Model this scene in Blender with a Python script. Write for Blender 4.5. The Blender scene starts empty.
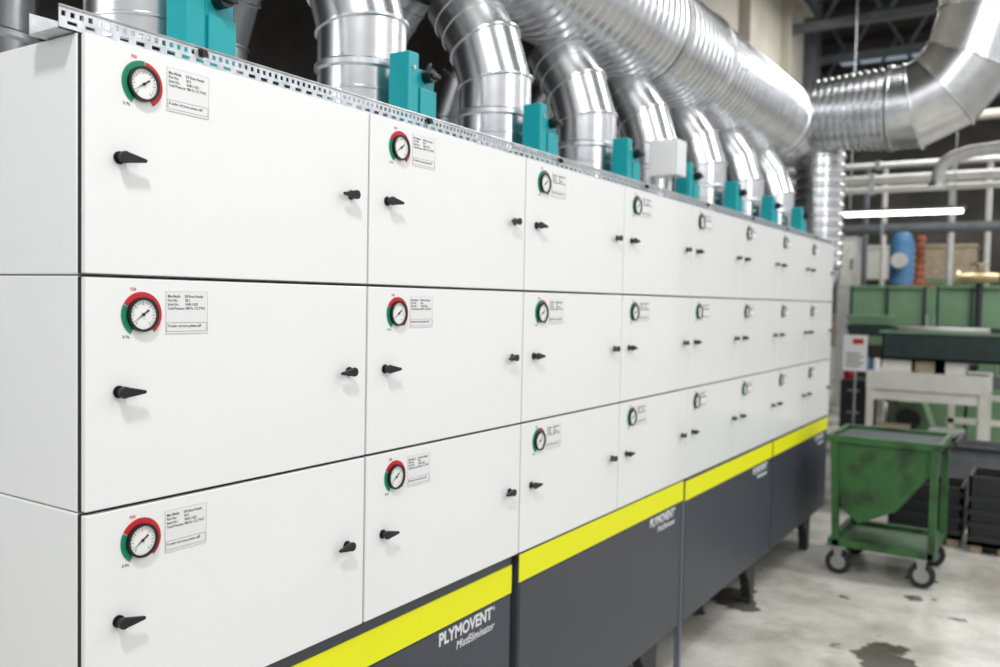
import bpy, bmesh, math, random
from mathutils import Vector, Matrix
random.seed(3)
S=bpy.context.scene
COL=S.collection
S.view_settings.view_transform='Standard'
# ---------------------------------------------------------------- camera
H=1.88
YAW,PITCH,ROLL,FPX=0.57181,-0.03898,0.01921,868.83
CP=Vector((1.548,-0.9526,H))
F=Vector((-math.sin(YAW)*math.cos(PITCH),math.cos(YAW)*math.cos(PITCH),math.sin(PITCH)))
r_=Vector((math.cos(YAW),math.sin(YAW),0)); u_=r_.cross(F)
R=r_*math.cos(ROLL)+u_*math.sin(ROLL); U=-r_*math.sin(ROLL)+u_*math.cos(ROLL)
cd=bpy.data.cameras.new('camera'); cam=bpy.data.objects.new('camera',cd); COL.objects.link(cam)
cd.sensor_width=36; cd.lens=FPX*36/1000
cam.matrix_world=Matrix(((R.x,U.x,-F.x,CP.x),(R.y,U.y,-F.y,CP.y),(R.z,U.z,-F.z,CP.z),(0,0,0,1)))
cd.clip_start=.05; cd.clip_end=200
cd.dof.use_dof=True; cd.dof.focus_distance=2.0; cd.dof.aperture_fstop=2.6
S.camera=cam
def ray(px,py): return F+R*((px-500)/FPX)+U*((333.5-py)/FPX)
def hit(px,py,ax,val):
    d=ray(px,py); return CP+d*((val-CP[ax])/d[ax])
def rectY(x0,y0,x1,y1,Y):
    a=hit(x0,(y0+y1)/2,1,Y); b=hit(x1,(y0+y1)/2,1,Y); xm=(x0+x1)/2
    t=hit(xm,y0,1,Y); bo=hit(xm,y1,1,Y)
    return a.x,b.x,bo.z,t.z
# ---------------------------------------------------------------- materials
def mat(name,col,rough=.5,metal=0,var=.04,nscale=6,bump=0,bscale=60,emit=0,coat=0,stretch=None,dirt=None):
    m=bpy.data.materials.new(name); m.use_nodes=True; nt=m.node_tree; N=nt.nodes; L=nt.links
    b=N['Principled BSDF']; b.inputs['Roughness'].default_value=rough; b.inputs['Metallic'].default_value=metal
    tc=N.new('ShaderNodeTexCoord'); mp=N.new('ShaderNodeMapping'); L.new(tc.outputs['Object'],mp.inputs['Vector'])
    if stretch: mp.inputs['Scale'].default_value=stretch
    no=N.new('ShaderNodeTexNoise'); no.inputs['Scale'].default_value=nscale; no.inputs['Detail'].default_value=4
    L.new(mp.outputs['Vector'],no.inputs['Vector'])
    cr=N.new('ShaderNodeValToRGB'); L.new(no.outputs['Fac'],cr.inputs['Fac'])
    cr.color_ramp.elements[0].position=.3; cr.color_ramp.elements[1].position=.7
    cr.color_ramp.elements[0].color=(dirt+(1,)) if dirt else tuple(max(0,c*(1-var)) for c in col)+(1,)
    cr.color_ramp.elements[1].color=tuple(min(1,c*(1+var)) for c in col)+(1,)
    if dirt: cr.color_ramp.elements[0].position=.36; cr.color_ramp.elements[1].position=.52
    L.new(cr.outputs['Color'],b.inputs['Base Color'])
    if bump:
        n2=N.new('ShaderNodeTexNoise'); n2.inputs['Scale'].default_value=bscale; L.new(mp.outputs['Vector'],n2.inputs['Vector'])
        bp=N.new('ShaderNodeBump'); bp.inputs['Strength'].default_value=bump; bp.inputs['Distance'].default_value=.01
        L.new(n2.outputs['Fac'],bp.inputs['Height']); L.new(bp.outputs['Normal'],b.inputs['Normal'])
    if coat: b.inputs['Coat Weight'].default_value=coat
    if emit: b.inputs['Emission Color'].default_value=tuple(col)+(1,); b.inputs['Emission Strength'].default_value=emit
    return m
M={}
M['white']=mat('white_paint',(.845,.85,.845),.22,0,.01,3,.04,250,coat=.3)
M['dark_seam_backing']=mat('dark_seam_backing',(.010,.010,.010),.8)
M['grey']=mat('slate_paint',(.048,.055,.071),.40,0,.05,3,.05,200)
M['greylt']=mat('slate_edge',(.15,.17,.21),.4,0,.05)
M['dark']=mat('dark_frame',(.018,.02,.022),.5)
M['yellow']=mat('yellow_band',(.85,.86,.0),.5,0,.01)
M['black']=mat('black_plastic',(.007,.007,.008),.35)
M['red']=mat('red_print',(.55,.015,.02),.5,0,.02)
M['green']=mat('green_print',(.0,.22,.11),.5,0,.02)
M['dial']=mat('dial_white',(.84,.84,.82),.4,0,.01)
M['labelw']=mat('label_grey',(.78,.78,.775),.5,0,.01)
M['ink']=mat('ink',(.06,.06,.07),.6)
M['letter']=mat('lettering',(.76,.78,.81),.5,0,.01)
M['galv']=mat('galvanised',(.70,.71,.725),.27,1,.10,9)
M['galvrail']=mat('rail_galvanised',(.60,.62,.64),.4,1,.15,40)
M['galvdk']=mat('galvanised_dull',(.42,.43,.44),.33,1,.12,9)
M['teal']=mat('teal_paint',(.0,.34,.37),.4,0,.04)
M['teal2']=mat('teal_paint_dark',(.0,.27,.30),.45,0,.04)
M['brass']=mat('brass',(.62,.5,.3),.35,1,.1)
M['cartgreen']=mat('cart_green',(.032,.115,.03),.5,0,.15,5,.1,40,dirt=(.022,.05,.02))
M['machgreen']=mat('machine_green',(.16,.28,.16),.55,0,.12,3)
M['dkgreen']=mat('dark_green',(.015,.035,.03),.5,0,.25)
M['cream']=mat('cream_paint',(.70,.69,.62),.5,0,.08)
M['beige']=mat('beige_steel',(.44,.41,.34),.6,0,.12,2)
M['steel']=mat('roof_steel',(.03,.028,.024),.7,0,.3,2)
M['pipe']=mat('pale_pipe',(.56,.56,.54),.45,.2,.1)
M['blue']=mat('pump_blue',(.07,.19,.36),.45,0,.1)
M['orange']=mat('orange_paint',(.36,.11,.06),.55,0,.15)
M['rack']=mat('rack_grey',(.12,.13,.14),.6,0,.2)
M['tube']=mat('tube_light',(1,1,.97),.4,0,0,emit=6)
M['rubber']=mat('rubber',(.02,.02,.02),.7)
M['crate']=mat('black_crate',(.018,.018,.02),.55,0,.3)
M['wood']=mat('pale_wood',(.36,.29,.2),.6,0,.2,12)
M['glass']=mat('sky_glass',(.5,.62,.75),.2,0,.05,emit=.35)
def floor_mat():
    m=bpy.data.materials.new('concrete'); m.use_nodes=True; nt=m.node_tree; N=nt.nodes; L=nt.links; b=N['Principled BSDF']
    tc=N.new('ShaderNodeTexCoord')
    def noise(s,d=6,r=.6):
        n=N.new('ShaderNodeTexNoise'); n.inputs['Scale'].default_value=s; n.inputs['Detail'].default_value=d; n.inputs['Roughness'].default_value=r
        L.new(tc.outputs['Object'],n.inputs['Vector']); return n
    a=noise(1.1); c=noise(2.6,10,.72); f=noise(25,4)
    r1=N.new('ShaderNodeValToRGB'); L.new(c.outputs['Fac'],r1.inputs['Fac'])
    e=r1.color_ramp.elements; e[0].position=.30; e[0].color=(.50,.48,.42,1); e[1].position=.62; e[1].color=(.76,.745,.68,1)
    r2=N.new('ShaderNodeValToRGB'); L.new(a.outputs['Fac'],r2.inputs['Fac'])
    e=r2.color_ramp.elements; e[0].position=.38; e[0].color=(.42,.40,.36,1); e[1].position=.56; e[1].color=(1,1,1,1)
    n3=noise(1.9,5,.5); r3=N.new('ShaderNodeValToRGB'); L.new(n3.outputs['Fac'],r3.inputs['Fac'])
    e=r3.color_ramp.elements; e[0].position=.385; e[0].color=(.05,.042,.03,1); e[1].position=.405; e[1].color=(1,1,1,1)
    m1=N.new('ShaderNodeMixRGB'); m1.blend_type='MULTIPLY'; m1.inputs[0].default_value=.55
    L.new(r1.outputs[0],m1.inputs[1]); L.new(r2.outputs[0],m1.inputs[2])
    m2=N.new('ShaderNodeMixRGB'); m2.blend_type='MULTIPLY'; m2.inputs[0].default_value=.85
    L.new(m1.outputs[0],m2.inputs[1]); L.new(r3.outputs[0],m2.inputs[2]); L.new(m2.outputs[0],b.inputs['Base Color'])
    rr=N.new('ShaderNodeMapRange'); rr.inputs[3].default_value=.05; rr.inputs[4].default_value=.38; L.new(a.outputs['Fac'],rr.inputs[0]); L.new(rr.outputs[0],b.inputs['Roughness'])
    bp=N.new('ShaderNodeBump'); bp.inputs['Strength'].default_value=.06; bp.inputs['Distance'].default_value=.01; L.new(f.outputs['Fac'],bp.inputs['Height']); L.new(bp.outputs[0],b.inputs['Normal'])
    return m
M['floor']=floor_mat()
# ---------------------------------------------------------------- mesh builder
class MB:
    def __init__(s): s.bm=bmesh.new()
    def box(s,x0,x1,y0,y1,z0,z1):
        v=[s.bm.verts.new((x,y,z)) for x in (x0,x1) for y in (y0,y1) for z in (z0,z1)]
        for f in ((0,1,3,2),(4,6,7,5),(0,4,5,1),(2,3,7,6),(0,2,6,4),(1,5,7,3)): s.bm.faces.new([v[i] for i in f])
        return s
    def sweep(s,pts,rad,seg=32,caps=True):
        pts=[Vector(p) for p in pts]; n=len(pts)
        if not isinstance(rad,(list,tuple)): rad=[rad]*n
        T=[]
        for i in range(n):
            a=(pts[i]-pts[i-1]) if i>0 else None; b=(pts[i+1]-pts[i]) if i<n-1 else None
            if a is not None and a.length<1e-7: a=None
            if b is not None and b.length<1e-7: b=None
            t=Vector((0,0,0))
            if a is not None: t+=a.normalized()
            if b is not None: t+=b.normalized()
            T.append(t.normalized())
        up=Vector((1,0,0)) if abs(T[0].x)<.9 else Vector((0,1,0))
        nrm=(up-T[0]*up.dot(T[0])).normalized(); rings=[]
        for i in range(n):
            nrm=(nrm-T[i]*nrm.dot(T[i])).normalized(); bn=T[i].cross(nrm)
            rings.append([s.bm.verts.new(pts[i]+(nrm*math.cos(2*math.pi*k/seg)+bn*math.sin(2*math.pi*k/seg))*rad[i]) for k in range(seg)])
        for i in range(n-1):
            for k in range(seg):
                s.bm.faces.new((rings[i][k],rings[i][(k+1)%seg],rings[i+1][(k+1)%seg],rings[i+1][k]))
        if caps:
            s.bm.faces.new(rings[0][::-1]); s.bm.faces.new(rings[-1])
        return s
    def mitre(s,P,Q,n0,n1,r,seg=40):
        P,Q,n0,n1=map(Vector,(P,Q,n0,n1)); d=(Q-P).normalized()
        b=d.cross(Vector((0,1,0))); b=b.normalized() if b.length>.01 else Vector((1,0,0)); c=d.cross(b)
        A=[];B=[]
        for k in range(seg):
            o=(b*math.cos(2*math.pi*k/seg)+c*math.sin(2*math.pi*k/seg))*r
            A.append(s.bm.verts.new(P+o-d*(o.dot(n0)/d.dot(n0)))); B.append(s.bm.verts.new(Q+o-d*(o.dot(n1)/d.dot(n1))))
        for k in range(seg): s.bm.faces.new((A[k],A[(k+1)%seg],B[(k+1)%seg],B[k]))
        return s
    def ringband(s,P,nrm,d,r,h,w,seg=40):
        P,nrm,d=map(Vector,(P,nrm,d)); d.normalize(); nrm.normalize()
        b=d.cross(Vector((0,1,0))); b=b.normalized() if b.length>.01 else Vector((1,0,0)); c=d.cross(b); rings=[]
        for off,rr in ((-w,r-.001),(-w*.5,r+h),(w*.5,r+h),(w,r-.001)):
            row=[]
            for k in range(seg):
                o=(b*math.cos(2*math.pi*k/seg)+c*math.sin(2*math.pi*k/seg))*rr
                row.append(s.bm.verts.new(P+o-d*(o.dot(nrm)/d.dot(nrm))+d*off))
            rings.append(row)
        for i in range(3):
            for k in range(seg): s.bm.faces.new((rings[i][k],rings[i][(k+1)%seg],rings[i+1][(k+1)%seg],rings[i+1][k]))
        return s
    def frame(s,x0,x1,y0,y1,z0,z1,w):
        o=[(x0,y0),(x1,y0),(x1,y1),(x0,y1)]; i_=[(x0+w,y0+w),(x1-w,y0+w),(x1-w,y1-w),(x0+w,y1-w)]
        V=[[s.bm.verts.new((a,b,z)) for a,b in q] for q in (o,i_) for z in (z0,z1)]
        for k in range(4):
            n=(k+1)%4
            for A,B in ((V[0],V[1]),(V[1],V[3]),(V[3],V[2]),(V[2],V[0])): s.bm.faces.new((A[k],A[n],B[n],B[k]))
        return s
    def cyl(s,a,b,r,seg=24,r2=None): return s.sweep([a,b],[r,r if r2 is None else r2],seg)
    def prism(s,poly,axis,lo,hi):
        def P(a,b,c):
            return {0:(c,a,b),1:(a,c,b),2:(a,b,c)}[axis]
        A=[s.bm.verts.new(P(a,b,lo)) for a,b in poly]; B=[s.bm.verts.new(P(a,b,hi)) for a,b in poly]; n=len(poly)
        s.bm.faces.new(A); s.bm.faces.new(B[::-1])
        for i in range(n): s.bm.faces.new((A[i],B[i],B[(i+1)%n],A[(i+1)%n]))
        return s
    def arc(s,r0,r1,a0,a1,x0,x1,seg=24,c=(0,0)):
        vs=[]
        for i in range(seg+1):
            a=math.radians(a0+(a1-a0)*i/seg)
            vs.append([s.bm.verts.new((x,c[0]+r*math.cos(a),c[1]+r*math.sin(a))) for r in (r0,r1) for x in (x0,x1)])
        for i in range(seg):
            p,q=vs[i],vs[i+1]
            for j,k in ((0,1),(1,3),(3,2),(2,0)): s.bm.faces.new((p[j],p[k],q[k],q[j]))
        return s
    def build(s,name,m,parent=None,smooth=False,bevel=0,loc=None):
        bmesh.ops.recalc_face_normals(s.bm,faces=s.bm.faces)
        if smooth:
            for f in s.bm.faces: f.smooth=len(f.verts)<8
            for e in s.bm.edges:
                if len(e.link_faces)==2 and e.calc_face_angle(0)>math.radians(24): e.smooth=False
        me=bpy.data.meshes.new(name); s.bm.to_mesh(me); s.bm.free(); me.materials.append(m)
        o=bpy.data.objects.new(name,me); COL.objects.link(o)
        if parent: o.parent=parent
        if loc: o.location=loc
        if bevel:
            b=o.modifiers.new('bevel','BEVEL'); b.width=bevel; b.segments=2; b.limit_method='ANGLE'; b.angle_limit=math.radians(50)
        return o
def thing(name,label,cat,loc=(0,0,0),group=None):
    o=bpy.data.objects.new(name,None); COL.objects.link(o); o.location=loc; o.empty_display_size=.1
    o['label']=label; o['category']=cat
    if group: o['group']=group
    return o
def tag(o,label,cat,group=None):
    o['label']=label; o['category']=cat
    if group: o['group']=group
    return o
def struct(o): o['kind']='structure'; return o
def copy_tree(o,parent=None):
    c=o.copy(); COL.objects.link(c)
    if parent: c.parent=parent
    for ch in list(o.children): copy_tree(ch,c)
    return c
def text(name,lines,size,m,parent,X,y,z,bold=0,shear=0,align='LEFT',spacing=1,sx=1):
    cu=bpy.data.curves.new(name,'FONT'); cu.body=lines; cu.size=size; cu.offset=bold; cu.shear=shear; cu.align_x=align; cu.space_character=spacing
    cu.extrude=.0003; cu.resolution_u=3
    t=bpy.data.objects.new(name,cu); COL.objects.link(t)
    dg=bpy.context.evaluated_depsgraph_get(); me=bpy.data.meshes.new_from_object(t.evaluated_get(dg))
    bpy.data.objects.remove(t); bpy.data.curves.remove(cu)
    for v in me.vertices: v.co=Vector((X+v.co.z,y+v.co.x*sx,z+v.co.y))
    me.materials.clear(); me.materials.append(m); me.name=name
    o=bpy.data.objects.new(name,me); COL.objects.link(o); o.parent=parent; return o
# ---------------------------------------------------------------- setting
struct(MB().box(-7,9,-6,26,-.1,0).build('floor',M['floor']))
struct(MB().box(-7,9,-6,26,7.6,7.7).build('ceiling',M['steel']))
struct(MB().box(-7.1,-7,-6,26,0,7.6).build('wall_left',M['steel']))
struct(MB().box(-7,9,26,26.1,0,7.6).build('wall_back',mat('far_wall',(.14,.135,.12),.7,0,.5,.8)))
# ---------------------------------------------------------------- filter cabinets
W=.8; RH=.45676; TOP=2.23807+.13; BOT=TOP-3*RH; D=.76
gy,gz=.123,RH-.075
def ringmesh(a0,a1,m,nm):
    o=MB().arc(.0345,.0455,a0,a1,.0003,.002,30,(gy,gz)).build(nm,m); me=o.data; bpy.data.objects.remove(o); return me
RING={'red_scale_ring':[ringmesh(-58,80,M['red'],'red_a'),ringmesh(-50,150,M['red'],'red_b')],
      'green_scale_ring':[ringmesh(84,238,M['green'],'green_a'),ringmesh(154,236,M['green'],'green_b')]}
def make_cabinet():
    t=thing('filter_cabinet','x','cabinet',(0,0,0))
    MB().box(-D,-.024,.0012,W-.0012,.0012,RH-.0012).build('body',M['white'],t,bevel=.003)
    MB().box(-.0239,-.014,.003,W-.003,.003,RH-.003).build('dark_seam_backing',M['dark_seam_backing'],t)  # black sheet added behind the door, puts shade into the gaps around it
    MB().box(-.0205,0,.0042,W-.0042,.0036,RH-.0036).build('door',M['white'],t,bevel=.002)
    g=MB().arc(.0296,.0345,0,360,.0005,.010,36,(gy,gz)).build('gauge',M['black'],t,smooth=True)
    for k in RING:
        o=bpy.data.objects.new(k,RING[k][0]); COL.objects.link(o); o.parent=g
    MB().cyl((.0003,gy,gz),(.0055,gy,gz),.0298,32).build('dial',M['dial'],g)
    tk=MB()
    for i in range(19):
        a=math.radians(-50+i*280/18); r0=.0225 if i%3 else .0195; c,s=math.cos(a),math.sin(a); q=.0004
        tk.prism([(gy+r0*c-q*s,gz+r0*s+q*c),(gy+.0268*c-q*s,gz+.0268*s+q*c),(gy+.0268*c+q*s,gz+.0268*s-q*c),(gy+r0*c+q*s,gz+r0*s-q*c)],0,.0055,.006)
    tk.build('tick_marks',M['ink'],g)
    a=math.radians(215); c,s=math.cos(a),math.sin(a)
    nd=MB().prism([(gy+.024*c,gz+.024*s),(gy-.016*c+.0019*s,gz-.016*s-.0019*c),(gy-.016*c-.0019*s,gz-.016*s+.0019*c)],0,.0062,.0070)
    nd.cyl((.006,gy,gz),(.0085,gy,gz),.0032,12); nd.build('needle',M['black'],g)
    text('scale_numeral','750',.009,M['red'],g,.0004,gy-.026,gz+.0475)
    text('scale_zero','0 Pa',.009,M['green'],g,.0004,gy-.042,gz-.047)
    lb=MB().box(.0002,.0010,.179,.283,RH-.115,RH-.027).build('rating_label',M['labelw'],t)
    text('label_writing','Max Media:     3/8 Rinse Nozzle\nPart No.:         30-5\nSerie No.:        3440-1-022\nTotal Pressure: 980 Pa / 21.2"WC',.0084,M['ink'],lb,.0011,.183,RH-.040,bold=.00002,sx=.81)
    text('label_notice','If under red zone, please call!',.0082,M['ink'],lb,.0011,.184,RH-.1015,bold=.00002,sx=.85)
    fr=MB()
    for (a0,a1,b0,b1) in ((.181,.281,RH-.0925,RH-.0919),(.181,.281,RH-.1105,RH-.1099),(.181,.1816,RH-.1105,RH-.0919),(.2804,.281,RH-.1105,RH-.0919)): fr.box(.0010,.0013,a0,a1,b0,b1)
    fr.build('notice_frame',M['ink'],lb)
    fr=MB()
    for (a0,a1,b0,b1) in ((.179,.283,RH-.0275,RH-.0270),(.179,.283,RH-.1150,RH-.1145),(.179,.1795,RH-.115,RH-.027),(.2825,.283,RH-.115,RH-.027)): fr.box(.0008,.0013,a0,a1,b0,b1)
    fr.build('label_border',M['beige'],lb)
    for (hy,sg,hz) in ((.073,1,.230),(.730,-1,.231)):
        poly=[]
        for i in range(13):
            an=math.radians(60+i*240/12); poly.append((hy+sg*.0120*math.cos(an),hz+.0120*math.sin(an)))
        poly+=[(hy+sg*.018,hz-.0090),(hy+sg*.045,hz-.0052),(hy+sg*.0475,hz-.002),(hy+sg*.0465,hz+.0015),(hy+sg*.018,hz+.0078)]
        h=MB().prism(poly,0,.016,.024).build('handle',M['black'],t,bevel=.002)
        MB().cyl((0,hy,hz),(.017,hy,hz),.0085,20).build('handle_hub',M['black'],h,smooth=True)
        MB().cyl((0,hy,hz),(.003,hy,hz),.0125,24).build('handle_collar',M['black'],h,smooth=True)
    return t
ORD=['first','second','third','fourth','fifth','sixth','seventh','eighth']
RN=['top','middle','bottom']
cab0=make_cabinet(); first=True
for c in range(8):
    for r in range(3):
        o=cab0 if first else copy_tree(cab0); first=False
        o.location=(0,c*W,TOP-(r+1)*RH)
        if c==0: lab='white filter cabinet with round gauge, %s row, at the near end'%RN[r]
        elif c==7: lab='white filter cabinet, %s row, at the far end of the bank'%RN[r]
        else: lab='white filter cabinet with round gauge, %s row, %s from the near end'%(RN[r],ORD[c])
        o['label']=lab; o['group']='white filter cabinets stacked three high'
        if (c==0 and r>0) or (c==1):
            for ch in o.children_recursive:
                k=ch.name.split('.')[0]
                if k in RING: ch.data=RING[k][1]
# ---------------------------------------------------------------- bases
BASEN=['under the two nearest cabinet columns','under the third and fourth cabinet columns','under the fifth and sixth cabinet columns','under the two farthest cabinet columns']
for i in range(4):
    y0=i*1.6; fx=-.018 if i==0 else -.004; off=.034 if i==0 else (.004 if i==1 else .014)
    t=thing('base_unit','slate grey base cabinet with yellow stripe %s'%BASEN[i],'base cabinet',(0,y0,0),'slate grey base cabinets')
    zt=BOT-.002
    ya,yb=.013,1.585
    MB().box(-D,fx-.002,ya,yb,.26,zt).build('body',M['grey'],t,bevel=.004)
    MB().box(fx-.002,fx+.0005,ya,yb,zt-off-.098,zt-off).build('yellow_stripe',M['yellow'],t)
    MB().box(fx-.002,fx+.001,ya+.006,yb-.006,.27,zt-off-.104).build('front_panel',M['grey'],t,bevel=.002)
    tx=text('lettering','PLYMOVENT',.056,M['letter'],t,fx+.0012,1.462,zt-off-.151,bold=.0016,align='RIGHT',sx=.93)
    text('registered_mark','®',.02,M['letter'],tx,fx+.0012,1.466,zt-off-.127)
    text('product_lettering','MistEliminator',.038,M['letter'],t,fx+.0012,1.475,zt-off-.190,bold=.0004,shear=.25,align='RIGHT',sx=.92,spacing=1.06)
    MB().box(-D,-.03,-.012,.012,.3,zt).build('joint_strip',M['dark'],t)
    yy=1.26 if i<3 else 1.1
    for xx in (-.05,-D+.1):
        MB().prism([(yy-.13,.26),(yy+.10,.26),(yy+.07,.20),(yy+.06,.03),(yy+.075,.0),(yy-.02,.0),(yy-.015,.04),(yy-.05,.15),(yy-.12,.22)],0,xx-.03,xx+.03).build('leg',M['dark'],t,bevel=.004)
    if i==1:
        MB().box(-.028,.003,1.572,1.587,.0,zt-off-.104).build('edge_post',M['greylt'],t,bevel=.002)
# ---------------------------------------------------------------- perforated rail
def rail():
    t=thing('perforated_rail','galvanised slotted angle rail along the top front edge of the white cabinets','rail',(-.03,-.03,TOP))
    L=6.46; p=.036; n=int(L/p); h=.042; m=MB()
    m.box(-.0025,0,0,L,0,.009); m.box(-.0025,0,0,L,.017,.024); m.box(-.0025,0,0,L,.034,h)
    for k in range(n+1):
        m.box(-.0025,0,k*p,k*p+.016,.009,.017); m.box(-.0025,0,k*p,k*p+.004,.024,.034); m.box(-.0025,0,k*p+.013,k*p+.022,.024,.034)
        m.box(-.0025,0,k*p+.031,k*p+.036,.024,.034)
    m.build('slotted_flange',M['galvrail'],t)
    MB().box(-.10,0,0,L,0,.0025).build('base_flange',M['galvrail'],t)
    MB().sweep([(0,0,h),(0,L,h)],.003,8).build('rolled_edge',M['galvrail'],t)
    MB().box(-.102,-.10,0,L,0,.042).build('rear_flange',M['galvrail'],t)
    for k in range(8):
        y=.36+k*.8-.04
        m=MB(); m.cyl((-.006,y,.03),(.010,y,.03),.008,10); m.box(-.03,.004,y-.010,y+.010,.03,.038); m.build('bolt',M['black'],t)
rail()
cbl=MB().sweep([(-.082,.1+i*.1,TOP+.022+.008*math.sin(i*1.7)) for i in range(63)],.005,8).build('control_cable',M['black'],None,smooth=True)
tag(cbl,'thin black cable lying along the cabinet tops behind the slotted rail','cable')
# ---------------------------------------------------------------- teal dampers
def make_damper():
    t=thing('damper_box','x','damper box',(0,0,0))
    MB().box(-.055,.025,-.062,.070,0,.215).build('housing',M['teal2'],t,bevel=.005)
    MB().box(-.05,.030,-.066,-.016,0,.268).build('front_plate',M['teal'],t,bevel=.005)
    MB().box(.025,.034,-.010,.070,.01,.165).build('side_cover',M['teal'],t,bevel=.003)
    MB().box(-.05,.02,-.010,.066,.215,.226).build('mounting_foot',M['teal'],t,bevel=.002)
    k=MB().cyl((.025,.022,.205),(.058,.022,.205),.021,20).build('actuator_knob',M['black'],t,smooth=True)
    MB().box(.058,.066,.008,.050,.197,.212).build('knob_pointer',M['black'],k,bevel=.003)
    for z in (.06,.22): MB().cyl((.030,-.042,z),(.034,-.042,z),.007,12).build('screw',M['galvdk'],t)
    MB().sweep([(.01,.055,.225),(.01,.06,.25),(.0,.08,.262),(-.02,.10,.24),(-.03,.11,.10),(-.03,.11,.02)],.005,8).build('cable_tail',M['black'],t,smooth=True)
    return t
d0=make_damper()
for c in range(8):
    o=d0 if c==0 else copy_tree(d0)
    o.location=(-.18,c*W+.41,TOP+.001)
    o['label']='teal damper box on top of the %s cabinet column from the near end'%ORD[c]; o['group']='teal damper boxes on the cabinet tops'
# ---------------------------------------------------------------- ducts
def make_duct(sg,m,ang,lens):
    t=thing('branch_duct','x','duct',(0,0,0)); r=.145
    ds=[Vector((sg*math.sin(math.radians(a)),0,math.cos(math.radians(a)))) for a in ang]
    P=Vector((0,0,0)); n0=ds[0]; n=len(ang); joints=[]
    for i in range(n):
        Q=P+ds[i]*lens[i]; n1=(ds[i]+ds[i+1]).normalized() if i<n-1 else ds[i]
        mb=MB().mitre(P,Q,n0,n1,r)
        if i==0:
            for z in (.05,.11,.17): mb.ringband((0,0,z),(0,0,1),(0,0,1),r,.004,.006)
        if i==n-1:
            q=.10
            while q<lens[i]-.02: mb.ringband(P+ds[i]*q,ds[i],ds[i],r,.004,.006); q+=.07
        mb.build('riser' if i==0 else ('slanted_branch' if i==n-1 else 'elbow_gore'),m,t,smooth=True)
        if i<n-1: joints.append((Q,n1,ds[i]))
        P=Q; n0=n1
    for (Q,n1,d) in joints: MB().ringband(Q,n1,d,r,.009,.007).build('seam_bead',m,t,smooth=True)
    cl=MB().ringband((0,0,.25),(0,0,1),(0,0,1),r,.009,.016).build('clamp_band',M['galvrail'],t,smooth=True)
    MB().box(.06,.10,r-.03,r+.012,.24,.26).build('clamp_lug',M['galvrail'],cl)
    MB().sweep([(0,0,0),(0,0,.02)],[r+.03,r+.03],40).build('collar',M['galvrail'],t,smooth=True)
    return t
df=make_duct(-1,M['galv'],[0,18,34],[.38,.17,.24])
for c in range(8):
    o=df if c==0 else copy_tree(df)
    o.location=(-.41,c*W+.42+(.0 if c<5 else .12*(c-4)/3),TOP+.001); o['label']='silver branch duct rising from the %s front cabinet column from near end'%ORD[c]; o['group']='silver branch ducts of the front bank'
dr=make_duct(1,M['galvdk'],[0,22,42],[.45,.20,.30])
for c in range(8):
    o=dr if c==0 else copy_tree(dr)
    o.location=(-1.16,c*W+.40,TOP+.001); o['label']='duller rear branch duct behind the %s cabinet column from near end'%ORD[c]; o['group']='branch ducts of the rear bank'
rb=thing('rear_cabinet_bank','white rear cabinet bank standing back to back with the gauged cabinets','cabinet',(-.8,0,0))
MB().box(-D,0,0,6.4,BOT,TOP).build('body',M['white'],rb,bevel=.004)
MB().box(-D+.02,-.02,.02,6.38,0,BOT).build('base',M['grey'],rb)
# main duct
MZ=3.45; MR=.325; MX=-.56; EY=6.8
t=thing('main_duct','wide spiral-ribbed silver duct running overhead above the cabinets','duct',(MX,-2.5,MZ))
pts=[];rad=[]; L=EY+2.5+.28; y=0
while y<L:
    for dy,dr_ in ((0,0),(.008,.008),(.018,.008),(.026,0)): pts.append((0,y+dy,0)); rad.append(MR+dr_)
    y+=.078
MB().sweep(pts,rad,64).build('spiral_pipe',M['galv'],t,smooth=True)
for yy in (3.9,7.0,8.90):
    MB().sweep([(0,yy,0),(0,yy+.01,0),(0,yy+.04,0),(0,yy+.05,0)],[MR,MR+.018,MR+.018,MR],64,False).build('joint_ring',M['galv'],t,smooth=True)
for yy in (1.5,6.2):
    hg=MB().sweep([(0,yy,0),(0,yy+.04,0)],MR+.012,48,False).build('hanger_strap',M['galvrail'],t,smooth=True)
    MB().cyl((0,yy+.02,MR),(0,yy+.02,7.6-MZ),.008,8).build('hanger_rod',M['galvrail'],hg)
t=thing('return_duct','large ribbed silver duct turning right and up in a shiny elbow','duct',(MX,EY,MZ))
ZO=.05
pts=[];rad=[]
n=11; x0,x1=.28,.90
for i in range(n):
    x=x0+i*(x1-x0)/n; rr=.275+.045*i/n
    for dx,drr in ((0,0),(.014,.022),(.028,.022),(.042,0)): pts.append((x+dx,0,ZO)); rad.append(rr+drr)
MB().sweep(pts,rad,48).build('ribbed_sleeve',M['galv'],t,smooth=True)
cl=[(.89,0,0),(1.05,0,.0),(1.27,0,.10),(1.44,0,.32),(1.54,0,.68),(1.57,0,1.2),(1.57,0,2.4),(1.57,0,4.05)]
cl=[(a,b,c_+ZO) for a,b,c_ in cl]
dd=[(Vector(cl[i+1])-Vector(cl[i])).normalized() for i in range(len(cl)-1)]; r=.33; n0=dd[0]
for i in range(len(dd)):
    n1=(dd[i]+dd[i+1]).normalized() if i<len(dd)-1 else dd[i]
    MB().mitre(cl[i],cl[i+1],n0,n1,r,48).ringband(Vector(cl[i])+dd[i]*.004,n0,dd[i],r,.016,.012,48).build('elbow_gore' if i<5 else 'vertical_riser',M['galv'],t,smooth=True)
    n0=n1
t=thing('drop_duct','ribbed vertical silver duct beyond the far end of the cabinets','duct',(-.27,7.02,0))
pts=[];rad=[]; z=2.22
while z<MZ-.20:
    for dz,drr in ((0,0),(.014,.014),(.028,.014),(.042,0)): pts.append((0,0,z+dz)); rad.append(.200+drr)
    z+=.085
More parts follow.
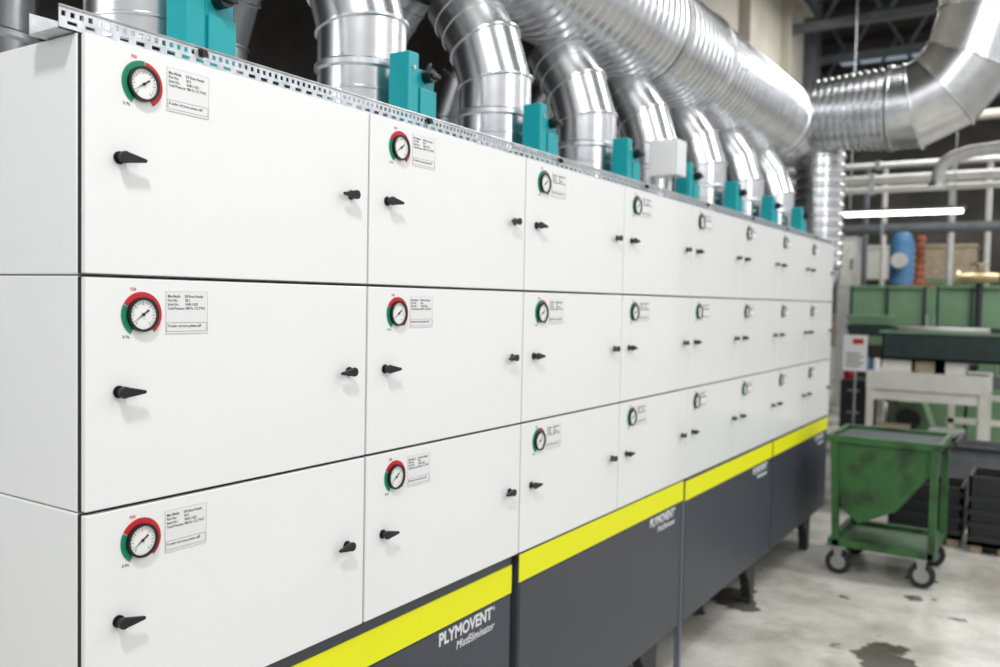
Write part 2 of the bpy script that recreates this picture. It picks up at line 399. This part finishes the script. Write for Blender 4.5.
MB().sweep([(-.62,0,1.98),(-.30,0,1.98),(-.14,0,2.02),(-.04,0,2.11),(0,0,2.24)],.198,40).build('lower_elbow',M['galv'],t,smooth=True)
MB().sweep(pts,rad,40).build('ribbed_pipe',M['galv'],t,smooth=True)
t=thing('fan_housing','grey fan housing standing behind the far end of the cabinets','fan',(-1.15,7.02,0))
MB().box(-.28,.28,-.32,.32,.12,2.35).build('casing',M['rack'],t,bevel=.01)
for sx_ in (-.22,.22):
    for sy_ in (-.26,.26): MB().box(sx_-.03,sx_+.03,sy_-.03,sy_+.03,0,.12).build('foot',M['dark'],t)
t=thing('junction_box','white electrical junction box beside the fifth branch duct','box',(-.20,3.38,2.54))
MB().box(-.09,.055,-.07,.06,0,.185).build('body',M['white'],t,bevel=.008)
MB().box(.055,.068,-.07,.06,0,.185).build('lid',M['white'],t,bevel=.006)
MB().cyl((0,0,-.17),(0,0,0),.012,12).build('conduit',M['labelw'],t)
# ---------------------------------------------------------------- overhead building parts
t=thing('crane_girder','beige steel crane girder running high above the main duct','girder',(-2.6,-4,5.1))
MB().box(-.2,.2,0,19.5,0,.06).box(-.2,.2,0,19.5,2.0,2.08).box(-.02,.03,0,19.5,.06,2.0).build('beam',M['beige'],t)
for k in range(9): MB().box(.03,.19,k*2.2+.4,k*2.2+.46,.06,2.0).build('stiffener_plate',M['beige'],t)
MB().box(-.08,.08,0,19.5,2.08,2.2).build('rail',M['steel'],t)
t=thing('steel_column','grey steel column holding the far end of the beige crane girder','column',(-2.6,15.9,0))
MB().box(-.2,.2,-.2,-.17,0,7.6).box(-.2,.2,.17,.2,0,7.6).box(-.02,.02,-.17,.17,0,7.6).build('shaft',M['rack'],t)
MB().box(-.35,.35,-.35,.35,0,.04).build('base_plate',M['steel'],t)
for k in range(7):
    y=10+k*2.2
    t=thing('roof_truss','dark steel roof truss spanning the hall, %s from the near side'%ORD[k],'truss',(0,y,6.6),'dark steel roof trusses')
    MB().box(-7,9,-.1,.1,-.06,.06).build('bottom_chord',M['beige'] if k%3==1 else M['rack'],t)
    MB().box(-7,9,-.1,.1,.86,.98).build('top_chord',M['steel'],t)
    m=MB()
    for j in range(16): m.cyl((-7+j,0,0),(-6.5+j,0,.9),.035,6); m.cyl((-6.5+j,0,.9),(-6+j,0,0),.035,6)
    m.build('diagonal_braces',M['rack'],t)
for k in range(2):
    y=15+k*5
    struct(MB().box(-3,1,y,y+.9,7.56,7.6).build('window_%d'%(k+1),M['glass']))
for nm,lab,py,Y,r,m in (('overhead_pipe','upper pale pipe crossing above the hanging tube lamp',178,12.2,.07,'pipe'),('overhead_pipe','lower pale pipe just above the hanging tube lamp',188,12.0,.045,'cream'),('overhead_pipe','thin pale pipe just under the big silver elbow',163,14,.05,'pipe'),('overhead_pipe','thick dull pipe crossing just below the hanging tube lamp',228,16,.09,'rack'),('overhead_pipe','dull pipe crossing behind the shiny elbow',120,14.5,.08,'beige')):
    a=hit(920,py,1,Y); t=thing(nm,lab,'pipe',(a.x,Y,a.z),'pipes crossing overhead')
    MB().cyl((-3.5,0,0),(2.5,0,0),r,16).build('pipe_run',M[m],t,smooth=True)
    for x in (-2.5,-.6,1.6): MB().box(x-.03,x+.03,-r-.02,r+.02,-r-.02,r+.02).build('pipe_clamp',M['galvdk'],t)
    MB().cyl((1.6,0,0),(1.6,0,7.6-a.z),.02,8).build('hanger',M['galvdk'],t)
a=hit(842,215,1,11.5); b=hit(963,207,1,11.5)
t=thing('tube_lamp','long lit fluorescent tube lamp hanging at the right background','lamp',(a.x,11.5,a.z))
L=b.x-a.x
MB().cyl((0,0,0),(L,0,0),.028,16).build('tube',M['tube'],t,smooth=True)
MB().box(-.03,L+.03,-.06,.06,.032,.065).build('housing',M['rack'],t)
for x in (.1,L-.1): MB().cyl((x,0,.06),(x,0,7.6-a.z),.008,6).build('hanger_rod',M['galvdk'],t)
a=hit(938,168,1,10.6); t=thing('bent_exhaust_pipe','pale bent exhaust pipe entering from the right edge','pipe',(a.x,10.6,a.z))
MB().sweep([(0,0,-.2),(0,0,-.08),(.05,0,.04),(.16,0,.12),(.35,0,.17),(2.2,0,.30)],.075,20).build('bent_pipe',M['pipe'],t,smooth=True)
MB().cyl((0,0,-.22),(0,0,-.17),.10,20).build('flange',M['galvdk'],t)
MB().cyl((1.5,0,.25),(1.5,0,7.6-a.z),.012,8).build('hanger_rod',M['galvdk'],t)
# ---------------------------------------------------------------- cart
y=5.45
t=thing('tipping_cart','green steel tipping cart on castors beside the far base cabinet','cart',(.57,y,0))
def P(px,py): v=hit(px,py,1,y); return (v.x-.57,v.z)
hop=[P(834,443),P(938,451),P(929,478),P(896,512),P(858,524),P(841,508)]
MB().prism(hop,1,.0,.62).build('hopper',M['cartgreen'],t,bevel=.006)
z_=P(885,441)[1]; xa=P(832,441)[0]; xb=P(938,449)[0]
MB().frame(xa-.03,xb+.03,-.03,.65,z_-.035,z_+.012,.03).build('rim',M['cartgreen'],t)
MB().box(xa+.01,xb-.01,.01,.61,z_-.02,z_-.012).build('load',M['dkgreen'],t)
zb=.20
for yy in (.0,.60):
    ya,yb=(yy-.045,yy-.001) if yy<.3 else (yy+.021,yy+.065)
    MB().prism([(xb-.035,zb),(xb+.01,zb),(xb+.01,z_-.03),(xb-.035,z_-.03)],1,ya,yb).build('post',M['cartgreen'],t)
    MB().prism([(xa+.03,zb),(xa+.075,zb),(xa+.045,z_-.03),(xa+.0,z_-.03)],1,ya,yb).build('post',M['cartgreen'],t)
MB().frame(xa,xb,-.045,.665,zb,zb+.05,.045).build('chassis',M['cartgreen'],t,bevel=.004)
MB().box(xa+.04,xb-.04,.0,.62,zb+.01,zb+.02).build('lower_shelf',M['cartgreen'],t)
MB().cyl((xb+.01,.05,z_-.05),(xb+.10,.05,z_+.02),.014,10).cyl((xb+.01,.57,z_-.05),(xb+.10,.57,z_+.02),.014,10).cyl((xb+.10,.03,z_+.02),(xb+.10,.59,z_+.02),.016,10).build('push_handle',M['dark'],t,smooth=True)
for xx in (xa+.07,xb-.07):
    for yy in (.0,.60):
        w=MB().cyl((xx,yy-.022,.085),(xx,yy+.022,.085),.085,28).build('castor',M['rubber'],t,smooth=True)
        MB().cyl((xx,yy-.025,.085),(xx,yy+.025,.085),.05,16).build('castor_disc',M['galvdk'],w)
        MB().prism([(xx-.012,.08),(xx+.012,.08),(xx+.035,zb),(xx-.035,zb)],1,yy-.034,yy-.027).build('castor_fork',M['galvdk'],w)
# ---------------------------------------------------------------- bench, tray, etc
Y=9.6
xa,xb,za,zb=rectY(866,374,988,392,Y)
t=thing('work_bench','cream workbench with legs behind the green cart','bench',((xa+xb)/2,Y,0)); hw=(xb-xa)/2
MB().box(-hw,hw,0,.8,za,zb).build('top',M['cream'],t,bevel=.005)
for xx in (-hw+.04,hw-.04):
    for yy in (.04,.76): MB().box(xx-.035,xx+.035,yy-.035,yy+.035,0,za).build('leg',M['cream'],t)
MB().box(-hw+.05,hw-.05,.03,.06,za-.12,za).build('apron',M['cream'],t)
MB().box(-hw+.05,hw-.05,.1,.7,.25,.28).build('lower_shelf',M['machgreen'],t)
BT=zb; bxc=(xa+xb)/2
for k,(dx,c_,lab) in enumerate(((-.35,'wood','small brown box on the lower shelf of the cream workbench'),(.2,'pipe','pale grey box on the lower shelf of the cream workbench'))):
    o=MB().box(-.16,.16,-.14,.14,0,.24).box(-.17,.17,-.15,.15,.21,.25).build('shelf_box',M[c_],None,bevel=.006,loc=(bxc+dx,Y+.3,.28)); tag(o,lab,'box')
xa,xb,za,zb=rectY(882,332,1003,362,Y+.1); bx=(xa+xb)/2; hw=(xb-xa)/2
t=thing('steel_tray','long dark green steel tray resting on the cream workbench','tray',(bx,Y+.1,BT))
za-=BT; zb-=BT
MB().box(-hw,hw,0,.55,za,za+.03).box(-hw,hw,0,.02,za,zb).box(-hw,hw,.53,.55,za,zb).box(-hw,-hw+.02,0,.55,za,zb).box(hw-.02,hw,0,.55,za,zb).build('trough',M['dkgreen'],t,bevel=.003)
MB().box(-hw-.03,hw+.03,-.03,.0,zb-.03,zb).build('rim',M['machgreen'],t)
for k,xx in enumerate((-hw+.15,-.1,hw-.5)): MB().box(xx-.15,xx+.15,.05,.5,0,za).build('support_block',M['cream' if k!=1 else 'wood'],t)
t=thing('metal_bars','pale rolled metal bars lying in the dark green tray','metal parts',(bx,Y+.4,BT+za+.03))
for k in range(4): MB().cyl((-.45+k*.02,-.15+.07*k,zb-za-.02),(.45,-.15+.07*k,zb-za-.02),.035,12).build('bar',M['pipe'],t,smooth=True)
for x in (-.35,.25): MB().box(x-.05,x+.05,-.2,.1,0,zb-za-.055).build('spacer',M['wood'],t)
for k,(dx,c_,nm) in enumerate(((-.62,'blue','blue'),(-.52,'labelw','white'))):
    o=MB().sweep([(0,0,0),(0,0,.12),(0,0,.14)],[.04,.04,.03],16).build('parts_jar',M[c_],None,smooth=True,loc=(bxc+dx,Y+.12,BT))
    tag(o,'small %s jar on the left end of the cream workbench'%nm,'jar','jars on the workbench')
xa,xb,za,zb=rectY(878,402,940,470,Y+1.4)
t=thing('green_gearbox','green machine pedestal under the cream workbench','machine',((xa+xb)/2,Y+1.4,0)); hw=(xb-xa)/2
MB().box(-hw,hw,0,.5,0,.3).prism([(-hw*.8,.3),(hw*.8,.3),(hw*.4,zb),(-hw*.4,zb)],1,.05,.45).build('casting',M['machgreen'],t,bevel=.01)
MB().cyl((0,-.1,zb*.7),(0,.05,zb*.7),.14,20).build('hand_wheel',M['dark'],t)
MB().cyl((-hw*.9,.1,.3),(-hw*.9,.1,zb*.95),.05,12).build('side_tube',M['pipe'],t,smooth=True)
xa,xb,za,zb=rectY(843,335,867,371,9.3); sx=(xa+xb)/2
t=thing('notice_stand','white notice board with red mark on thin stand','sign',(sx,9.3,0)); hw=(xb-xa)/2
MB().box(-hw,hw,0,.012,za,zb).build('board',M['labelw'],t)
MB().cyl((0,.03,0),(0,.03,zb),.015,10).build('pole',M['galvdk'],t)
MB().cyl((0,.03,0),(0,.03,.03),.18,24).build('foot',M['dark'],t)
for k in range(5): MB().box(-hw*.75,hw*(.7 if k%2 else .4),-.002,0,za+.05+k*.035,za+.062+k*.035).build('print_line',M['ink'],t)
MB().box(-hw*.2,hw*.7,-.003,0,zb-.10,zb-.04).build('red_mark',M['red'],t)
xa,xb,za,zb=rectY(838,380,866,520,10.8)
t=thing('tool_cabinet','dark green tool cabinet left of the cream workbench','cabinet',((xa+xb)/2,10.8,0)); hw=(xb-xa)/2
MB().box(-hw,hw,0,.6,.06,zb).build('body',M['dkgreen'],t,bevel=.01)
for k in range(3):
    dw=MB().box(-hw+.03,hw-.03,-.012,0,.1+k*.28,.35+k*.28).build('drawer',M['dark'],t)
    MB().cyl((-hw+.1,-.03,.25+k*.28),(hw-.1,-.03,.25+k*.28),.01,8).build('pull',M['pipe'],dw)
for xx in (-hw+.05,hw-.05): MB().box(xx-.03,xx+.03,.03,.57,0,.06).build('foot',M['dark'],t)
b=thing('oil_can','small red oil can standing on the dark green tool cabinet','can',(t.location.x-.1,11.05,zb))
MB().sweep([(0,0,0),(0,0,.2),(0,0,.26),(0,0,.3)],[.08,.08,.04,.02],20).build('body',M['red'],b,smooth=True)
MB().sweep([(0,0,.29),(.04,0,.36),(.12,0,.42)],.012,8).build('spout',M['galvdk'],b,smooth=True)
xa,xb,za,zb=rectY(846,314,892,345,11.9)
t=thing('bin_stack','pale green folded bins heaped left of the dark tray','bins',((xa+xb)/2,11.9,0)); hw=(xb-xa)/2
MB().box(-hw,hw,0,.5,0,za).build('stand',M['steel'],t)
for k in range(3):
    MB().prism([(-hw*.9,za+k*.14),(hw*.8,za+k*.14),(hw,za+.13+k*.14),(-hw,za+.13+k*.14)],1,.0,.5).build('bin',M['dkgreen'] if k==1 else M['machgreen'],t,bevel=.01)
Y=14.5
for (p0,p1,lab) in ((850,926,'green machine guard left of the thin post'),(936,1010,'green machine guard right of the thin post')):
    xa,xb,za,zb=rectY(p0,288,p1,328,Y)
    t=thing('machine_guard',lab,'machine guard',((xa+xb)/2,Y,0),'green machine guards'); hw=(xb-xa)/2
    MB().box(-hw,hw,0,.04,za,zb).build('sheet',M['machgreen'],t)
    MB().box(-hw,hw,.02,.05,0,za).build('kick_plate',M['steel'],t)
    for xx in (-hw+.02,0,hw-.02): MB().box(xx-.02,xx+.02,-.04,0,0,zb+.02).build('stile',M['dkgreen'],t)
    MB().box(-hw,hw,-.03,.05,zb,zb+.04).build('top_rail',M['machgreen'],t)
xa,xb,za,zb=rectY(929,286,934,330,13.8)
t=thing('guard_post','thin green post between the two guard panels','post',((xa+xb)/2,13.8,0))
MB().box(-.04,.04,-.04,.04,0,zb).build('shaft',M['machgreen'],t); MB().box(-.1,.1,-.1,.1,0,.02).build('base_plate',M['dark'],t)
Y=15.5
xa,xb,za,zb=rectY(889,232,914,290,Y); cx=(xa+xb)/2; hw=(xb-xa)/2
t=thing('blue_drill_head','blue cylindrical machine head behind the green guards','machine',(cx,Y,0))
MB().cyl((0,0,0),(0,0,za+.1),hw*.7,20).build('column',M['pipe'],t,smooth=True)
MB().cyl((0,0,za+.1),(0,0,zb-.15),hw,28).build('motor_body',M['blue'],t,smooth=True)
MB().sweep([(0,0,zb-.15),(0,0,zb-.05),(0,0,zb)],[hw*.9,hw*.8,hw*.4],24).build('cap',M['blue'],t,smooth=True)
MB().cyl((0,-hw-.1,za+.5),(0,0,za+.5),.13,20).build('gear_cover',M['pipe'],t)
xa,xb,za,zb=rectY(915,234,925,290,16.6); cx=(xa+xb)/2
t=thing('orange_spindle','orange ridged spindle column right of the blue machine','machine',(cx,16.6,0))
pts=[];rad=[]
z=0
while z<zb: pts+=[(0,0,z),(0,0,z+.08)]; rad+=[.10,.075]; z+=.13
MB().sweep(pts,rad,16).build('spindle',M['orange'],t,smooth=True)
MB().box(-.22,.22,-.2,.2,za,za+.12).build('table',M['orange'],t)
for px,lab,w_,mm in ((881,'slim pale pole left of the blue machine',.05,'cream'),(948,'slim pale pole right of the orange spindle',.06,'pipe'),(862,'slim dark pole nearest the end of the cabinets',.07,'rack'),(985,'slim pale pole at the right edge beyond the brass valve',.05,'cream')):
    a=hit(px,300,1,17.5); t=thing('service_pole',lab,'pole',(a.x,17.5,0),'slim service poles')
    MB().cyl((0,0,0),(0,0,4.6),w_,12).build('shaft',M[mm],t,smooth=True); MB().cyl((0,0,0),(0,0,.05),.15,16).build('foot',M['dark'],t)
xa,xb,za,zb=rectY(962,264,1000,288,14.2); cx=(xa+xb)/2
t=thing('brass_valve','brass pipe valve on a pedestal above the right guard','valve',(cx,14.0,0))
MB().cyl((0,0,0),(0,0,za+.05),.05,12).build('pedestal',M['dark'],t)
MB().sweep([(-.3,0,za+.15),(-.25,0,za+.15),(-.24,0,za+.15),(0,0,za+.15),(.25,0,za+.15),(.32,0,za+.15)],[.12,.12,.07,.1,.07,.12],20).build('valve_body',M['brass'],t,smooth=True)
MB().cyl((0,0,za+.15),(0,0,zb),.03,10).cyl((0,0,zb-.03),(0,0,zb),.13,20).build('hand_wheel',M['brass'],t)
xa,xb,za,zb=rectY(838,236,856,286,16.0)
t=thing('control_cabinet','pale control cabinet just beyond the far end of the bank','cabinet',((xa+xb)/2,16,0)); hw=(xb-xa)/2
MB().box(-hw,hw,0,.5,0,zb).build('body',M['pipe'],t,bevel=.01)
MB().box(-hw+.05,hw-.05,-.02,0,za,zb-.1).build('door',M['cream'],t,bevel=.005)
MB().box(hw*.5,hw*.65,-.05,-.02,za+.3,za+.5).build('handle',M['dark'],t)
for (p0,p1,pt,pb,Yc,lab) in ((888,962,484,541,6.7,'black steel crate on the floor behind the green cart'),(968,1015,478,545,6.6,'black open crate at the right edge of the floor')):
    xa,xb,za,zb=rectY(p0,pt,p1,pb,Yc); hw=(xb-xa)/2
    t=thing('steel_crate',lab,'crate',((xa+xb)/2,Yc,0),'black crates')
    MB().box(-hw,hw,0,.45,.06,.09).box(-hw,hw,0,.02,.06,zb).box(-hw,hw,.43,.45,.06,zb).box(-hw,-hw+.02,0,.45,.06,zb).box(hw-.02,hw,0,.45,.06,zb).build('shell',M['crate'],t)
    for k in range(4): MB().box(-hw,hw,-.015,0,.1+k*.1,.14+k*.1).build('slat',M['dark'],t)
    for xx in (-hw+.06,hw-.06): MB().box(xx-.04,xx+.04,.02,.43,0,.06).build('runner',M['wood'],t)
    for k in range(3):
        o=MB().sweep([(0,-.2,0),(0,.2,0)],.035,14).build('scrap_pipe',M['pipe' if k!=1 else 'brass'],None,smooth=True,loc=((xa+xb)/2-hw*.5+k*hw*.5,Yc+.22,.125))
        tag(o,'short metal pipe lying inside the %s crate'%('left' if p0==888 else 'right edge'),'pipe','scrap pipes in the %s crate'%('left' if p0==888 else 'right'))
def crate(px,pb,Yc,w,h,m,lab):
    a=hit(px,pb,1,Yc); t=thing('parts_crate',lab,'crate',(a.x,Yc,0),'parts crates on the floor')
    MB().box(-w,w,0,.5,.05,.08).box(-w,w,0,.02,.05,h).box(-w,w,.48,.5,.05,h).box(-w,-w+.02,0,.5,.05,h).box(w-.02,w,0,.5,.05,h).build('shell',M[m],t)
    MB().frame(-w-.015,w+.015,-.02,.52,h-.04,h,.018).build('rim',M['dark'],t)
    for xx in (-w+.06,w-.06): MB().box(xx-.04,xx+.04,0,.5,0,.05).build('runner',M['wood'],t)
crate(965,500,8.0,.34,.62,'rack','grey open parts crate behind the black crates')
crate(900,480,8.6,.30,.45,'blue','blue open parts crate behind the green cart')
crate(860,500,8.0,.16,.38,'orange','narrow orange crate between cabinets and cart')
def bucket(px,Yc,r,h,m,lab):
    a=hit(px,480,1,Yc); t=thing('bucket',lab,'bucket',(a.x,Yc,0),'buckets on the floor')
    MB().sweep([(0,0,0),(0,0,h)],[r*.8,r],20).build('body',M[m],t,smooth=True)
    MB().sweep([(0,0,h-.02),(0,0,h)],[r+.012,r+.012],20).build('rim',M['dark'],t)
    MB().sweep([(-r,0,h),(-r*.7,0,h+r*.8),(0,0,h+r*1.1),(r*.7,0,h+r*.8),(r,0,h)],.006,6).build('bail_handle',M['galvdk'],t,smooth=True)
bucket(935,7.7,.13,.32,'labelw','white bucket between the crates behind the cart')
bucket(848,7.6,.12,.28,'dkgreen','dark green bucket near the foot of the last base cabinet')
xa,xb,za,zb=rectY(945,395,1015,470,11.5)
t=thing('cream_stand','cream steel stand with crossbars at the right edge','stand',((xa+xb)/2,11.6,0)); hw=(xb-xa)/2
for xx in (-hw+.05,0,hw-.05): MB().box(xx-.035,xx+.035,0,.07,0,zb).build('leg',M['cream'],t)
for z in (zb-.08,.4): MB().box(-hw,hw,0,.07,z,z+.07).build('crossbar',M['cream'],t)
xa,xb,za,zb=rectY(925,345,1010,420,12.6)
t=thing('lathe','grey green lathe standing behind the cream workbench','machine',((xa+xb)/2,12.6,0)); hw=(xb-xa)/2
MB().box(-hw,-hw+.5,0,.6,0,zb-.6).box(hw-.5,hw,0,.6,0,zb-.6).build('pedestal',M['machgreen'],t,bevel=.01)
MB().box(-hw,hw,.05,.55,zb-.6,zb-.42).build('bed',M['rack'],t,bevel=.01)
MB().box(-hw,-hw+.5,.05,.55,zb-.42,zb).build('headstock',M['machgreen'],t,bevel=.03)
MB().cyl((-hw+.5,.3,zb-.2),(-hw+.62,.3,zb-.2),.14,20).build('chuck',M['galvdk'],t)
MB().box(hw-.4,hw-.15,.15,.45,zb-.42,zb-.12).build('tailstock',M['machgreen'],t,bevel=.02)
hs=MB().sweep([(.95+.18*math.cos(a*.5)*(1-.01*a),7.6+.16*math.sin(a*.5)*(1-.01*a),.02+.0015*a) for a in range(46)],.018,8).build('coiled_hose',M['black'],None,smooth=True)
tag(hs,'black hose coiled on the floor behind the crates','hose')
cols=['cream','wood','rack','galvdk','dkgreen','pipe','steel','cream','rack','pipe','machgreen','wood']
i=0
for j,x in enumerate((-3.3,-2.0,-.7)):
    for k in range(4):
        o=MB().box(-.55,.55,-.45,.45,0,.80).box(-.58,.58,-.48,.48,.76,.84).build('storage_box',M[cols[i%12]],None,bevel=.02,loc=(x,22.5,.85*k)); i+=1
        tag(o,'far storage box, %s of the %s stack'%(('bottom','second','third','topmost')[k],('left','middle','right')[j]),'box','storage boxes stacked at the far wall')
# ---------------------------------------------------------------- lights
def area(loc,target,sx,sy,power,col=(1,1,1)):
    l=bpy.data.lights.new('area','AREA'); l.shape='RECTANGLE'; l.size=sx; l.size_y=sy; l.energy=power; l.color=col
    o=bpy.data.objects.new('unseen_area_light',l); COL.objects.link(o); o.location=loc  # shared by the overhead key and the added fills, none has a fixture
    o.rotation_euler=(Vector(target)-Vector(loc)).to_track_quat('-Z','Y').to_euler()
area((1.6,-1.5,5.4),(.2,.6,1.5),.45,.45,125)
area((4.2,1.5,5.0),(0,2.6,1.6),1.5,6,125)  # added side fill from the aisle side, no real lamp
area((2.6,6,5.6),(.4,6,0),.5,5,185)
area((1.5,13,5.8),(0,13,0),2,6,330)
area((1.0,20,5.8),(-1,20,0),3,5,200)
area((-2.2,-4.5,3.6),(-.3,0,1.8),2.5,2,70,(.94,.97,1))  # fill added to brighten the near end panels, not a lamp of the hall
wd=bpy.data.worlds.new('world'); S.world=wd; wd.use_nodes=True
wd.node_tree.nodes['Background'].inputs[0].default_value=(.97,.98,1,1); wd.node_tree.nodes['Background'].inputs[1].default_value=.72
